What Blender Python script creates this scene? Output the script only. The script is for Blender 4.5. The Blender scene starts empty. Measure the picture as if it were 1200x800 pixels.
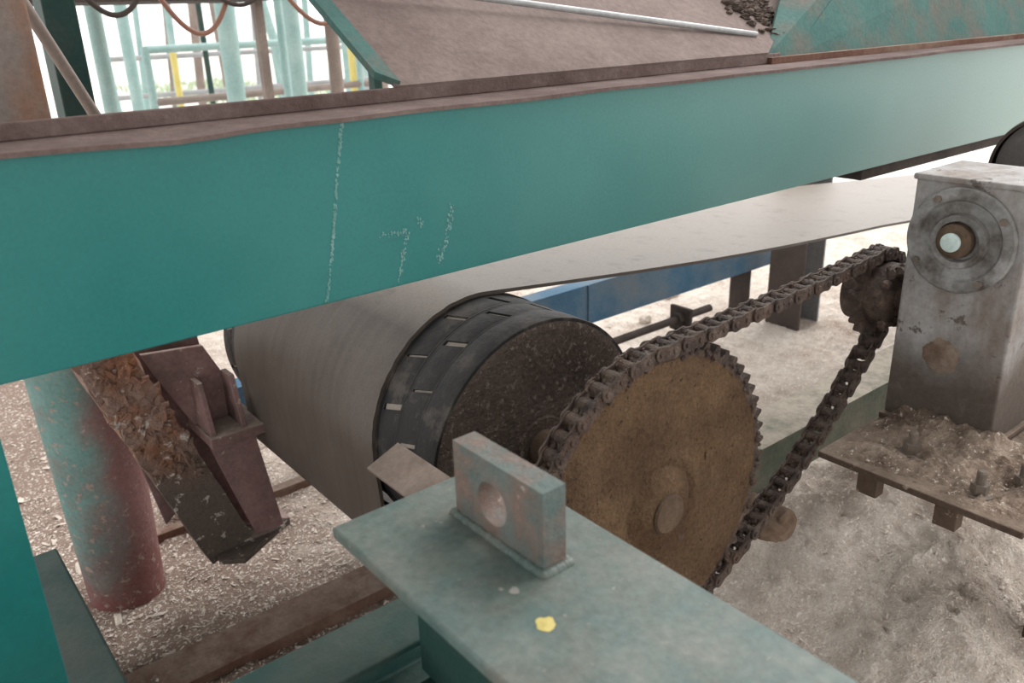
import bpy, bmesh, math, random, bisect
from mathutils import Vector, Matrix, noise
random.seed(4)
G = 1.5                      # eye height: Z = G - depth below the eye
def Z(d): return G - d
scene = bpy.context.scene
COL = scene.collection
scene.view_settings.view_transform = 'Standard'

# ------------------------------------------------------------------ materials
def mat(name, base, alt, dirt=None, scale=6.0, rough=0.6, metal=0.0, bump=0.25,
        dirt_t=0.55, dirt_scale=3.0, dirt_soft=0.12, dust=None, dust_t=0.35, grad=None, fine=90.0, speck=None, speck_t=0.68, speck_scale=40, spec=0.4, stretch=None, bdist=0.004, grad2=None, var=0.2, gradn=0.9, dust_up=(0.35,0.85), dirt_stretch=None):
    m = bpy.data.materials.new(name); m.use_nodes = True
    nt = m.node_tree; N = nt.nodes; L = nt.links
    b = N['Principled BSDF']
    b.inputs['Roughness'].default_value = rough
    b.inputs['Metallic'].default_value = metal
    b.inputs['Specular IOR Level'].default_value = spec
    geo = N.new('ShaderNodeNewGeometry')
    pos = geo.outputs['Position']
    def strp(s):
        if not s: return pos
        vm = N.new('ShaderNodeVectorMath'); vm.operation = 'MULTIPLY'
        L.new(pos, vm.inputs[0]); vm.inputs[1].default_value = s
        return vm.outputs[0]
    spos = strp(stretch)
    def nz(sc, det=8, ro=0.6, p=None):
        n = N.new('ShaderNodeTexNoise'); n.inputs['Scale'].default_value = sc
        n.inputs['Detail'].default_value = det; n.inputs['Roughness'].default_value = ro
        L.new(p or pos, n.inputs['Vector']); return n.outputs['Fac']
    def ramp(inp, lo, hi):
        r = N.new('ShaderNodeMapRange'); r.inputs['From Min'].default_value = lo; r.inputs['From Max'].default_value = hi
        L.new(inp, r.inputs['Value']); return r.outputs['Result']
    def mix(f, a, c):
        x = N.new('ShaderNodeMixRGB')
        if isinstance(f, (int, float)): x.inputs[0].default_value = f
        else: L.new(f, x.inputs[0])
        for k, v in ((1, a), (2, c)):
            if isinstance(v, tuple): x.inputs[k].default_value = (*v, 1)
            else: L.new(v, x.inputs[k])
        return x.outputs[0]
    def mul(a, c):
        x = N.new('ShaderNodeMath'); x.operation = 'MULTIPLY'
        for k, v in ((0, a), (1, c)):
            if isinstance(v, (int, float)): x.inputs[k].default_value = v
            else: L.new(v, x.inputs[k])
        return x.outputs[0]
    c = mix(ramp(nz(scale, 8, .6, spos), 0.35, 0.65), base, alt)
    if dirt:
        c = mix(ramp(nz(dirt_scale, 10, .65, strp(dirt_stretch)), dirt_t-dirt_soft, dirt_t+dirt_soft), c, dirt)
    for g in (grad, grad2):
        if not g: continue
        ax, lo, hi, gc = g
        sp = N.new('ShaderNodeSeparateXYZ'); L.new(pos, sp.inputs[0])
        ad = N.new('ShaderNodeMath'); ad.operation = 'MULTIPLY_ADD'
        L.new(nz(9, 6), ad.inputs[0]); ad.inputs[1].default_value = (hi-lo)*gradn; L.new(sp.outputs[ax], ad.inputs[2])
        off = (hi-lo)*gradn*.5
        r0 = N.new('ShaderNodeMath'); r0.operation='SUBTRACT'; L.new(ad.outputs[0], r0.inputs[0]); r0.inputs[1].default_value=lo+off
        r1 = N.new('ShaderNodeMath'); r1.operation='DIVIDE'; r1.use_clamp=True; L.new(r0.outputs[0], r1.inputs[0]); r1.inputs[1].default_value=(hi-lo)
        c = mix(r1.outputs[0], c, gc)
    if speck:
        c = mix(ramp(nz(speck_scale, 4, .7), speck_t, speck_t+0.05), c, speck)
    if dust:
        sp = N.new('ShaderNodeSeparateXYZ'); L.new(geo.outputs['Normal'], sp.inputs[0])
        up = ramp(sp.outputs['Z'], *dust_up)
        f = mul(up, ramp(nz(14, 9, .7), dust_t-0.1, dust_t+0.2))
        c = mix(f, c, dust)
    fn = nz(fine, 5, .7)
    vr = N.new('ShaderNodeMapRange'); vr.inputs['To Min'].default_value = 1-var; vr.inputs['To Max'].default_value = 1+var
    vr.inputs['From Min'].default_value = 0.25; vr.inputs['From Max'].default_value = 0.75
    L.new(fn, vr.inputs['Value'])
    hs = N.new('ShaderNodeHueSaturation'); L.new(c, hs.inputs['Color']); L.new(vr.outputs[0], hs.inputs['Value'])
    L.new(hs.outputs[0], b.inputs['Base Color'])
    bp = N.new('ShaderNodeBump'); bp.inputs['Strength'].default_value = bump; bp.inputs['Distance'].default_value = bdist
    h = N.new('ShaderNodeMath'); h.operation = 'ADD'; L.new(fn, h.inputs[0]); L.new(nz(fine*0.25, 6), h.inputs[1])
    L.new(h.outputs[0], bp.inputs['Height']); L.new(bp.outputs[0], b.inputs['Normal'])
    return m

M = {}
M['teal'] = mat('teal_paint_glare', (0.006,0.126,0.120), (0.009,0.140,0.132), dirt=(0.018,0.155,0.145), dirt_t=0.60, dirt_soft=.2, dirt_scale=4, scale=3, rough=0.36, bump=0.04, var=.12, fine=170, spec=.35,
                speck=(0.055,0.21,0.195), speck_t=0.73, speck_scale=75, grad=(0,0.7,4.2,(0.34,0.41,0.38)), gradn=.03)  # grad paints the glare and sheen that pales the beam towards +X
M['teal_leg'] = mat('teal_leg_paint', (0.006,0.130,0.122), (0.009,0.145,0.136), rough=0.45, bump=0.05, var=.1, spec=.3)
M['flange'] = mat('dirty_flange', (0.125,0.087,0.08), (0.175,0.13,0.118), dirt=(0.075,0.045,0.04), scale=14, rough=0.85, bump=0.5, speck=(0.40,0.20,0.10), speck_t=0.72, speck_scale=30, spec=.2)
M['panel'] = mat('dusty_chute', (0.165,0.125,0.113), (0.205,0.16,0.145), dirt=(0.12,0.085,0.078), dirt_t=0.58, scale=5, rough=0.9, bump=0.5, fine=70, spec=.2)
M['tealdk'] = mat('weathered_teal', (0.028,0.092,0.083), (0.045,0.120,0.106), dirt=(0.12,0.085,0.07), dirt_t=0.56, dirt_scale=5, rough=0.7, bump=0.3, spec=.25)
M['plate'] = mat('grey_green_plate', (0.060,0.106,0.100), (0.092,0.134,0.126), dirt=(0.13,0.135,0.115), dirt_t=0.55, dirt_scale=10, scale=9, rough=0.5, bump=0.15, dust=(0.160,0.172,0.155), dust_t=0.54, speck=(0.27,0.255,0.21), speck_t=0.66, speck_scale=70, spec=.35, var=.25)
M['greendk'] = mat('dark_green_steel', (0.009,0.036,0.031), (0.018,0.055,0.048), dirt=(0.045,0.042,0.035), dirt_t=.6, rough=0.6, bump=0.2, dust=(0.045,0.06,0.05), dust_t=0.5, spec=.3)
M['lug'] = mat('worn_lug', (0.075,0.115,0.108), (0.13,0.145,0.136), dirt=(0.19,0.115,0.09), dirt_t=0.53, dirt_scale=20, scale=18, rough=0.6, bump=0.6, speck=(.32,.30,.28), speck_t=.64)
M['belt'] = mat('conveyor_belt_rubber', (0.062,0.047,0.038), (0.085,0.067,0.055), dirt=(0.11,0.09,0.077), dirt_t=0.62, scale=5, rough=0.48, bump=0.12, fine=170, spec=0.33, dust=(0.26,0.225,0.195), dust_t=0.25, dust_up=(.82,.985), stretch=(0.6,7,0.6))
M['lag'] = mat('black_rubber_lagging', (0.009,0.009,0.010), (0.020,0.019,0.019), dirt=(0.085,0.071,0.06), dirt_t=0.60, dirt_scale=14, dirt_soft=.07, rough=0.6, bump=0.4, dust=(0.055,0.048,0.043), dust_t=0.52, spec=.25)
M['drum'] = mat('dusty_drum_steel', (0.27,0.235,0.20), (0.35,0.31,0.27), rough=0.9, bump=0.4)
M['drumend'] = mat('rusty_drum_end', (0.082,0.062,0.051), (0.120,0.093,0.078), dirt=(0.055,0.042,0.036), scale=10, rough=0.95, bump=1.0, bdist=.008, fine=110, speck=(.18,.147,.125), speck_t=.57, speck_scale=70, spec=.05, var=.35)
M['sprock'] = mat('sawdust_caked_disc', (0.135,0.084,0.049), (0.185,0.120,0.073), dirt=(0.078,0.050,0.034), dirt_t=0.53, dirt_scale=5, dirt_soft=.14, scale=9, rough=0.95, bump=1.0, bdist=.008, fine=120, speck=(0.062,0.042,0.030), speck_t=0.62, speck_scale=90, var=.33, spec=.05)
M['hub'] = mat('rusty_hub', (0.085,0.058,0.040), (0.125,0.087,0.060), dirt=(0.055,0.038,0.03), scale=20, rough=0.9, bump=0.8, spec=.15)
M['chain'] = mat('greasy_rusty_chain', (0.036,0.025,0.021), (0.088,0.052,0.038), dirt=(0.155,0.112,0.087), dirt_t=0.60, dirt_scale=34, scale=30, rough=0.55, metal=0.0, bump=1.0, bdist=.005, var=.4, fine=170, spec=.35)
M['gear'] = mat('chipped_white_housing', (0.29,0.29,0.295), (0.37,0.365,0.36), dirt=(0.175,0.14,0.12), dirt_t=0.54, dirt_scale=8, dirt_soft=0.13, dirt_stretch=(1,1,.45), scale=7, rough=0.65, bump=0.35, speck=(0.11,0.09,0.08), speck_t=0.60, speck_scale=24, grad=(2,0.90,0.80,(0.092,0.073,0.061)), gradn=1.2, spec=.2)
M['gearfl'] = mat('grey_flange', (0.20,0.20,0.195), (0.32,0.315,0.31), dirt=(0.075,0.062,0.053), dirt_t=0.52, dirt_scale=14, scale=12, rough=0.55, bump=0.5, spec=.25)
M['port'] = mat('rust_stain_cap', (0.17,0.11,0.075), (0.25,0.19,0.14), dirt=(0.10,0.06,0.04), scale=20, rough=0.9, bump=0.5, dirt_scale=12)
M['smear'] = mat('rust_smear', (0.16,0.105,0.075), (0.23,0.18,0.145), dirt=(0.09,0.055,0.037), scale=26, rough=0.9, bump=0.5, dirt_scale=22, dirt_t=.54)
M['white'] = mat('pale_shaft_end', (0.45,0.57,0.55), (0.52,0.61,0.59), rough=0.4, bump=0.1)
M['bolt'] = mat('dark_bolt', (0.09,0.075,0.062), (0.17,0.135,0.11), rough=0.7, bump=0.5)
M['base'] = mat('rusty_base', (0.085,0.06,0.045), (0.135,0.095,0.072), dirt=(0.065,0.042,0.034), rough=0.9, bump=0.7, dust=(0.24,0.185,0.145), dust_t=0.40, speck=(.28,.225,.18), speck_t=.62, spec=.2)
M['rust'] = mat('rusted_steel', (0.11,0.055,0.040), (0.155,0.085,0.063), dirt=(0.24,0.17,0.13), dirt_t=0.58, scale=11, rough=0.9, bump=0.5, dust=(0.29,0.225,0.185), dust_t=0.44, spec=.15)
M['tab'] = mat('worn_brown_bar', (0.16,0.12,0.095), (0.22,0.17,0.14), dirt=(0.10,0.085,0.07), scale=16, rough=0.8, bump=0.4)
M['post'] = mat('faded_teal_to_pink_post', (0.13,0.24,0.225), (0.18,0.29,0.27), dirt=(0.21,0.155,0.145), dirt_t=0.60, dirt_scale=8, rough=0.8, bump=0.6, grad=(0,0.31,0.39,(0.255,0.140,0.132)), grad2=(2,0.24,0.02,(0.205,0.088,0.08)), gradn=1.6, speck=(.34,.26,.22), speck_t=.59, spec=.15)
M['pink'] = mat('faded_pink_primer', (0.225,0.130,0.124), (0.295,0.19,0.18), dirt=(0.15,0.10,0.09), scale=9, dirt_t=.55, dirt_scale=7, rough=0.9, bump=0.5, dust=(0.32,0.265,0.23), dust_t=0.42, speck=(.40,.33,.29), speck_t=.63, spec=.15)
M['crust'] = mat('crusted_arm', (0.25,0.165,0.135), (0.36,0.255,0.215), dirt=(0.32,0.145,0.085), dirt_t=0.53, dirt_scale=10, scale=12, rough=0.95, bump=1.0, bdist=.008, speck=(0.56,0.49,0.44), speck_t=0.59, speck_scale=22, grad=(2,0.58,0.36,(0.145,0.115,0.098)), spec=.1)
M['blue'] = mat('blue_paint', (0.05,0.12,0.195), (0.075,0.155,0.235), dirt=(0.14,0.165,0.185), dirt_t=.52, rough=0.65, bump=0.2, spec=.2)
M['dark'] = mat('dark_steel', (0.035,0.028,0.025), (0.07,0.053,0.046), rough=0.8, bump=0.3, spec=.2)
M['clump'] = mat('brown_clump', (0.06,0.045,0.038), (0.13,0.10,0.085), rough=0.95, bump=0.8, scale=30, spec=.1)
M['motorface'] = mat('dusty_motor_cap', (0.10,0.092,0.088), (0.15,0.14,0.135), rough=0.7, bump=0.3)
M['darkpost'] = mat('brown_black_column', (0.05,0.038,0.033), (0.085,0.062,0.052), dirt=(0.2,0.18,0.17), dirt_t=0.66, rough=0.8, bump=0.3)
M['greypost'] = mat('grey_column_face', (0.20,0.21,0.22), (0.27,0.27,0.27), rough=0.8, bump=0.2)
M['olive'] = mat('dusty_olive_channel', (0.075,0.09,0.068), (0.125,0.135,0.105), dirt=(0.18,0.145,0.115), rough=0.8, bump=0.3, dust=(0.33,0.29,0.24), dust_t=0.35, spec=.2)
M['dust'] = mat('sawdust', (0.58,0.495,0.425), (0.76,0.68,0.605), dirt=(0.43,0.335,0.275), dirt_t=0.60, dirt_scale=3.2, scale=22, rough=1.0, bump=0.8, bdist=.007, fine=170, speck=(0.88,0.82,0.75), speck_t=0.57, speck_scale=95, spec=0.02, var=.26, grad=(0,1.35,.75,(.30,.225,.185)), gradn=1.5)
M['chip'] = mat('wood_chip', (0.58,0.50,0.43), (0.80,0.73,0.66), dirt=(0.42,0.32,0.25), dirt_t=0.60, dirt_scale=30, scale=30, rough=1.0, bump=0.2, spec=0.02)
M['splash'] = mat('dried_cement_splash', (0.24,0.24,0.22), (0.31,0.30,0.28), rough=1.0, bump=0.3)
M['ground'] = mat('pale_concrete_ground', (0.66,0.62,0.58), (0.74,0.71,0.67), rough=0.95, bump=0.2, scale=1)
M['grass'] = mat('grass', (0.34,0.44,0.28), (0.46,0.54,0.38), rough=0.9, bump=0.2)
M['paletl'] = mat('pale_teal_pipe', (0.22,0.35,0.335), (0.31,0.43,0.41), rough=0.5, bump=0.1)
M['brownp'] = mat('brown_pipe', (0.18,0.14,0.12), (0.25,0.20,0.17), rough=0.6, bump=0.1)
M['yellow'] = mat('yellow_paint', (0.50,0.42,0.12), (0.58,0.48,0.16), rough=0.5, bump=0.1)
M['hose'] = mat('brown_hose', (0.22,0.10,0.07), (0.29,0.145,0.10), rough=0.5, bump=0.1)
M['galv'] = mat('galvanised_rod', (0.26,0.265,0.27), (0.34,0.345,0.35), rough=0.4, metal=0.2, bump=0.1)
M['scrape'] = mat('scraped_teal', (0.09,0.24,0.225), (0.20,0.34,0.325), rough=0.8, bump=0.6, fine=200)
M['roof'] = mat('roof_sheet', (0.24,0.24,0.235), (0.30,0.30,0.29), rough=0.8, bump=0.1)
M['rustcol'] = mat('rust_streaked_column', (0.15,0.12,0.105), (0.22,0.175,0.155), dirt=(0.22,0.095,0.05), dirt_t=0.55, dirt_scale=7, dirt_stretch=(1,1,.4), rough=0.85, bump=0.4)
M['dust2']=mat('oily_sawdust',(0.25,0.185,0.145),(0.42,0.335,0.27),dirt=(0.13,0.092,0.072),dirt_scale=10,dirt_t=.55,scale=18,rough=1,bump=.9,bdist=.006,fine=150,speck=(.66,.58,.50),speck_t=.60,speck_scale=100,spec=.03,var=.35)

# ------------------------------------------------------------------ builders
def thing(name, label, cat, loc=(0,0,0)):
    e = bpy.data.objects.new(name, None); e.empty_display_size = 0.05
    e.location = loc; COL.objects.link(e); e['label'] = label; e['category'] = cat
    return e
def finish(bm, name, m, parent=None, label=None, cat=None, bevel=0.0, smooth=False, kind=None, recalc=True, group=None):
    if recalc: bmesh.ops.recalc_face_normals(bm, faces=bm.faces)
    vs = [v.co for v in bm.verts]
    lo = Vector((min(v.x for v in vs), min(v.y for v in vs), min(v.z for v in vs)))
    hi = Vector((max(v.x for v in vs), max(v.y for v in vs), max(v.z for v in vs)))
    c = (lo+hi)/2; c.z = lo.z
    for v in bm.verts: v.co -= c
    me = bpy.data.meshes.new(name); bm.to_mesh(me); bm.free()
    ob = bpy.data.objects.new(name, me); COL.objects.link(ob)
    if parent is not None:
        ob.parent = parent
        base = parent.location.copy(); pp = parent.parent
        while pp is not None: base += pp.location; pp = pp.parent
        ob.location = c - base
    else: ob.location = c
    me.materials.append(m)
    if smooth:
        for p in me.polygons: p.use_smooth = True
        try: me.set_sharp_from_angle(angle=math.radians(35))
        except Exception: pass
    if bevel:
        md = ob.modifiers.new('bevel', 'BEVEL'); md.width = bevel; md.segments = 2; md.limit_method = 'ANGLE'; md.angle_limit = math.radians(40)
    if label: ob['label'] = label
    if cat: ob['category'] = cat
    if kind: ob['kind'] = kind
    if group: ob['group'] = group
    return ob
def b_box(bm, x0,x1,y0,y1,z0,z1):
    v = [bm.verts.new((x,y,z)) for x in (x0,x1) for y in (y0,y1) for z in (z0,z1)]
    for f in ((0,1,3,2),(4,6,7,5),(0,4,5,1),(2,3,7,6),(0,2,6,4),(1,5,7,3)): bm.faces.new([v[i] for i in f])
def b_hull_prism(bm, pts, axis, a0, a1):
    def mk(p,a): return {'Y':(p[0],a,p[1]),'X':(a,p[0],p[1]),'Z':(p[0],p[1],a)}[axis]
    A = [bm.verts.new(mk(p,a0)) for p in pts]; B = [bm.verts.new(mk(p,a1)) for p in pts]
    n = len(pts); bm.faces.new(A); bm.faces.new(B[::-1])
    for i in range(n): bm.faces.new((A[i],A[(i+1)%n],B[(i+1)%n],B[i]))
def b_lathe(bm, prof, axis, c, n=48):
    rings = []
    for r,a in prof:
        if r < 1e-6:
            p = {'Y':(c[0],a,c[2]),'X':(a,c[1],c[2]),'Z':(c[0],c[1],a)}[axis]
            rings.append([bm.verts.new(p)]); continue
        ring = []
        for i in range(n):
            t = 2*math.pi*i/n; u,w = r*math.cos(t), r*math.sin(t)
            p = {'Y':(c[0]+u,a,c[2]+w),'X':(a,c[1]+u,c[2]+w),'Z':(c[0]+u,c[1]+w,a)}[axis]
            ring.append(bm.verts.new(p))
        rings.append(ring)
    for A,B in zip(rings,rings[1:]):
        for i in range(n):
            j=(i+1)%n
            if len(A)==1 and len(B)==1: continue
            if len(A)==1: bm.faces.new((A[0],B[j],B[i]))
            elif len(B)==1: bm.faces.new((A[i],A[j],B[0]))
            else: bm.faces.new((A[i],A[j],B[j],B[i]))
def b_sweep(bm, pts, prof, up=Vector((0,0,1)), cap=True):
    pts=[Vector(p) for p in pts]; rings=[]
    for i,p in enumerate(pts):
        t=(pts[min(i+1,len(pts)-1)]-pts[max(i-1,0)]).normalized()
        s=t.cross(up)
        if s.length<1e-4: s=t.cross(Vector((1,0,0)))
        s.normalize(); w=s.cross(t).normalized()
        rings.append([bm.verts.new(p+s*a+w*b) for a,b in prof])
    n=len(prof)
    for A,B in zip(rings,rings[1:]):
        for i in range(n): bm.faces.new((A[i],A[(i+1)%n],B[(i+1)%n],B[i]))
    if cap: bm.faces.new(rings[0]); bm.faces.new(rings[-1][::-1])
def circ(r,n=16): return [(r*math.cos(2*math.pi*i/n), r*math.sin(2*math.pi*i/n)) for i in range(n)]
def b_hex(bm, c, axis, r, h, n=6):
    b_lathe(bm, [(0,c['XYZ'.index(axis)]),(r,c['XYZ'.index(axis)]),(r,c['XYZ'.index(axis)]+h),(0,c['XYZ'.index(axis)]+h)], axis, c, n)
def NB(): return bmesh.new()
def lump(bm, p, r, squash=1.0, seed=0, sub=2, amp=.35):
    g=bmesh.ops.create_icosphere(bm,subdivisions=sub,radius=1,matrix=Matrix.Identity(4))
    for v in g['verts']:
        k=1+amp*noise.noise(v.co*1.7+Vector((seed,seed*.7,0)))*1.6
        v.co=Vector(p)+Vector((v.co.x*r*k,v.co.y*r*k,v.co.z*r*squash*k))
def flake(bm, p, sx, sy, sz, seed):
    rs=random.Random(seed)
    R=(Matrix.Rotation(rs.uniform(-.9,.9),3,'Y')@Matrix.Rotation(rs.uniform(-.4,.4),3,'X')@Matrix.Rotation(rs.uniform(-.5,.5),3,'Z'))
    n=rs.randint(6,10); A=[];B=[]
    for k in range(n):
        a=2*math.pi*k/n+rs.uniform(-.3,.3); q=rs.uniform(.45,1.2)
        A.append(bm.verts.new(Vector(p)+R@Vector((sx*q*math.cos(a),-sy*rs.uniform(.3,1),sz*q*math.sin(a)))))
        B.append(bm.verts.new(Vector(p)+R@Vector((sx*q*1.1*math.cos(a),sy,sz*q*1.1*math.sin(a)))))
    c=bm.verts.new(Vector(p)+R@Vector((0,-sy*1.3,0)))
    for k in range(n):
        j=(k+1)%n; bm.faces.new((c,A[j],A[k])); bm.faces.new((A[k],A[j],B[j],B[k]))
    bm.faces.new(B)

# ------------------------------------------------------------------ setting
bm=NB(); b_box(bm,-40,70,-40,90,-0.3,-0.03); finish(bm,'floor',M['ground'],kind='structure',label='pale sunlit concrete ground around the machine',cat='floor')
bm=NB(); b_box(bm,-4.5,2.7,-4.5,2.9,4.0,4.1)  # unseen slab, added and sized to block top light near the machine
finish(bm,'shade_roof',M['roof'],kind='structure',label='unseen grey roof slab added to shade the machine',cat='roof')

def gh(x,y):
    h = 0.020*noise.noise(Vector((x*2.2,y*2.2,0.3))) + 0.012*noise.noise(Vector((x*7,y*7,3.1))) + 0.008*noise.noise(Vector((x*19,y*19,7))) + 0.005*noise.noise(Vector((x*45,y*45,1)))
    m1 = 0.26*math.exp(-(((x-2.15)/0.50)**2+((y-0.95)/0.40)**2))
    m2 = 0.15*math.exp(-(((x-1.62)/0.34)**2+((y-0.60)/0.26)**2))
    m3 = 0.12*math.exp(-(((x-1.75)/0.22)**2+((y-1.25)/0.25)**2))
    lm = 1+.7*noise.noise(Vector((x*8,y*8,5)))+.40*noise.noise(Vector((x*22,y*22,8)))+.2*noise.noise(Vector((x*48,y*48,8)))
    return h + (m1+m2+m3)*(0.82+0.18*lm)
X0,X1,Y0,Y1=-0.8,6.6,-0.5,5.2; NX,NY=480,380
bm=NB(); grid=[]
for j in range(NY+1):
    row=[]
    for i in range(NX+1):
        a=(i/NX)**1.35; b=(j/NY)**1.2
        x=X0+(X1-X0)*a; y=Y0+(Y1-Y0)*b
        e=min(x-X0,X1-x,y-Y0,Y1-y); fade=min(1,e/0.4)
        row.append(bm.verts.new((x,y,gh(x,y)*fade-0.06*(1-fade)+random.uniform(-.0018,.0018))))
    grid.append(row)
for j in range(NY):
    for i in range(NX): bm.faces.new((grid[j][i],grid[j][i+1],grid[j+1][i+1],grid[j+1][i]))
finish(bm,'sawdust_layer',M['dust'],smooth=True,kind='stuff',label='thick layer of pale sawdust and wood shavings on the ground',cat='sawdust')
bm=NB()
def chips(n,xr,yr,s0,s1,big):
    for k in range(n):
        x=random.uniform(*xr); y=random.uniform(*yr); z=gh(x,y)+0.0015
        s=random.uniform(s0,s1)*(2.4 if random.random()<big else 1); l=s*random.uniform(1,3.0)
        R=Matrix.Rotation(random.uniform(0,6.28),3,'Z')@Matrix.Rotation(random.uniform(-.6,.6),3,'X')@Matrix.Rotation(random.uniform(-.4,.4),3,'Y')
        vs=[bm.verts.new(Vector((x,y,z))+R@Vector(p)) for p in ((-l,-s,0),(l,-s*.6,0),(l*.8,s,0),(-l*.7,s*.8,0),(0,0,s*.6))]
        for f in ((0,1,4),(1,2,4),(2,3,4),(3,0,4),(3,2,1,0)): bm.faces.new([vs[i] for i in f])
chips(3500,(-.3,1.3),(.3,4.0),.002,.0055,.03)
chips(5000,(1.3,4.2),(.3,4.0),.0015,.0035,.02)
chips(32000,(1.15,2.7),(.3,1.9),.0008,.0020,.02)
chips(9000,(.2,1.5),(1.5,3.0),.0010,.0028,.03)
finish(bm,'wood_chips',M['chip'],kind='stuff',label='scattered pale wood chips and fibres on the sawdust',cat='wood chips',recalc=False)
for k,(x,y,r) in enumerate(((3.45,2.95,.05),(3.05,2.75,.035),(2.35,1.72,.04),(.62,2.55,.05),(.30,1.80,.035),(4.3,3.2,.06),(.45,1.62,.03))):
    bm=NB(); lump(bm,(x,y,gh(x,y)+r*.4),r,.7,seed=k*3.1); finish(bm,'sawdust_clod',M['dust'],smooth=True,label='compacted clod of sawdust lying on the ground',cat='clod',group='sawdust clods on the ground')

# ------------------------------------------------------------------ teal side channel
ch=thing('conveyor_side_channel','long teal painted steel channel beam with dirt-covered top flange','steel beam',(1.9,1.13,Z(.397)))
bm=NB(); b_hull_prism(bm,[(1.10,Z(.395)),(1.19,Z(.395)),(1.19,Z(.387)),(1.108,Z(.387)),(1.108,Z(.134)),(1.10,Z(.134))],'X',-0.6,4.6)
finish(bm,'web_plate',M['teal'],parent=ch,bevel=0.002)
bm=NB(); prev=None
nseg=110
for i in range(nseg+1):
    x=-0.6+5.2*i/nseg
    w=0.0020*noise.noise(Vector((x*5,0,0))); u=.0015*noise.noise(Vector((x*4,5,0)))-.004*math.exp(-((x-.36)/.07)**2)
    sec=[(1.087+w,Z(.134)-0.002+w+u),(1.20,Z(.134)),(1.20,Z(.128)),(1.087+w,Z(.128)-0.002+w+u)]
    cur=[bm.verts.new((x,a,b)) for a,b in sec]
    if prev:
        for k in range(4): bm.faces.new((prev[k],prev[(k+1)%4],cur[(k+1)%4],cur[k]))
    else: bm.faces.new(cur)
    prev=cur
bm.faces.new(prev)
finish(bm,'top_flange',M['flange'],parent=ch,label='rusty top flange coated with dirt')
bm=NB(); b_box(bm,-0.6,1.75,1.192,1.200,Z(.128),Z(.106)); finish(bm,'upstand',M['flange'],parent=ch,bevel=0.002,label='rusty upstand strip')
bm=NB(); b_box(bm,2.02,3.6,1.112,1.188,Z(.425),Z(.396)); finish(bm,'underside_shade',M['dark'],parent=ch,bevel=0.002,label='dark strip standing in for shade under the channel')  # dark strip added as painted shade below the channel
def scrape(name,pts,w,n):
    bm=NB(); random.seed(len(name)+n)
    for k in range(n):
        t=random.random()*(len(pts)-1); i=int(t); f=t-i
        x=pts[i][0]*(1-f)+pts[i+1][0]*f+random.gauss(0,w); d=pts[i][1]*(1-f)+pts[i+1][1]*f+random.gauss(0,w)
        r=random.uniform(.0006,.0019)
        mt=Matrix.Translation((x,1.0997,Z(d)))@Matrix.Diagonal((r,.0008,r*random.uniform(.7,1.9),1))
        bmesh.ops.create_icosphere(bm,subdivisions=1,radius=1,matrix=mt)
    finish(bm,name,M['scrape'],parent=ch,label='pale scraped paint and weld spatter')
scrape('weld_seam',[(.578,.137),(.558,.23),(.545,.30),(.524,.392)],.0011,300)
scrape('paint_scrape',[(.622,.308),(.672,.313),(.66,.35),(.648,.387)],.0018,105)
scrape('paint_scratch',[(.758,.284),(.745,.33),(.727,.369)],.0032,95)
scrape('paint_chip',[(.692,.294),(.698,.305)],.003,12)
bm=NB(); b_box(bm,-0.14,0.080,1.095,1.107,-0.02,Z(.385)); b_box(bm,-0.14,-0.13,1.107,1.2,-0.02,Z(.385)) 
finish(bm,'leg',M['teal_leg'],parent=ch,bevel=0.002)
bm=NB(); b_hull_prism(bm,[(.10,0.0),(.20,0.0),(.20,.33),(.10,.33)],'Y',0.95,2.05)
finish(bm,'base_rail',M['greendk'],label='dark green box section rail near the floor',cat='steel rail',bevel=0.006)

# ------------------------------------------------------------------ hopper chute above
hp=thing('hopper_chute','dusty brown steel chute panel with teal edging above the channel','hopper',(1.6,1.5,Z(.12)))
c3,s3=.852,.523
def pl(x,s,off=0.0): return (x,1.2+s*c3-off*s3,Z(.097)+s*s3+off*c3)
def slab(name,m,quad,th,label=None,parent=hp,bevel=0.0):
    bm=NB(); q=[Vector(p) for p in quad]; n=(q[1]-q[0]).cross(q[-1]-q[0]).normalized()*th
    A=[bm.verts.new(p) for p in q]; B=[bm.verts.new(p-n) for p in q]
    bm.faces.new(A); bm.faces.new(B[::-1])
    for i in range(len(q)): bm.faces.new((A[i],B[i],B[(i+1)%len(q)],A[(i+1)%len(q)]))
    finish(bm,name,m,parent=parent,label=label,bevel=bevel)
slab('chute_panel',M['panel'],[pl(.727,-.012),pl(1.70,-.012),pl(2.75,.64),pl(.727,.8)],.008)
slab('edge_strip',M['tealdk'],[pl(.704,0.02,.006),pl(.734,-.01,.006),pl(.734,.8,.006),pl(.704,.8,.006)],.012,'teal edge strip')
slab('corner_gusset',M['tealdk'],[(1.70,1.199,Z(.118)),(1.80,1.199,Z(.118)),(2.55,1.36,Z(-.28)),(2.20,1.47,Z(-.20))],.008,'weathered teal corner gusset')
slab('side_panel',M['tealdk'],[(1.79,1.198,Z(.124)),(4.6,1.198,Z(.124)),(4.6,1.36,Z(-.45)),(2.55,1.352,Z(-.29))],.008,'weathered teal side panel')
bm=NB(); b_box(bm,1.70,4.6,1.180,1.206,Z(.128),Z(.114)); finish(bm,'seam_strip',M['rust'],parent=hp,label='rusty seam strip')
bm=NB(); b_sweep(bm,[(1.722,1.243,Z(.066)),(1.036,1.350,Z(-.024)),(.60,1.418,Z(-.081))],circ(.0065)); finish(bm,'support_rod',M['galv'],smooth=True,label='thin grey steel rod lying against the chute',cat='steel rod')
bm=NB(); random.seed(8)
for k in range(150):
    p=Vector(pl(1.82+random.gauss(0,.035),.19+random.gauss(0,.05),.001)); r=random.uniform(.006,.018)
    lump(bm,p,r,.45,seed=k,sub=2,amp=.6)
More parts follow.
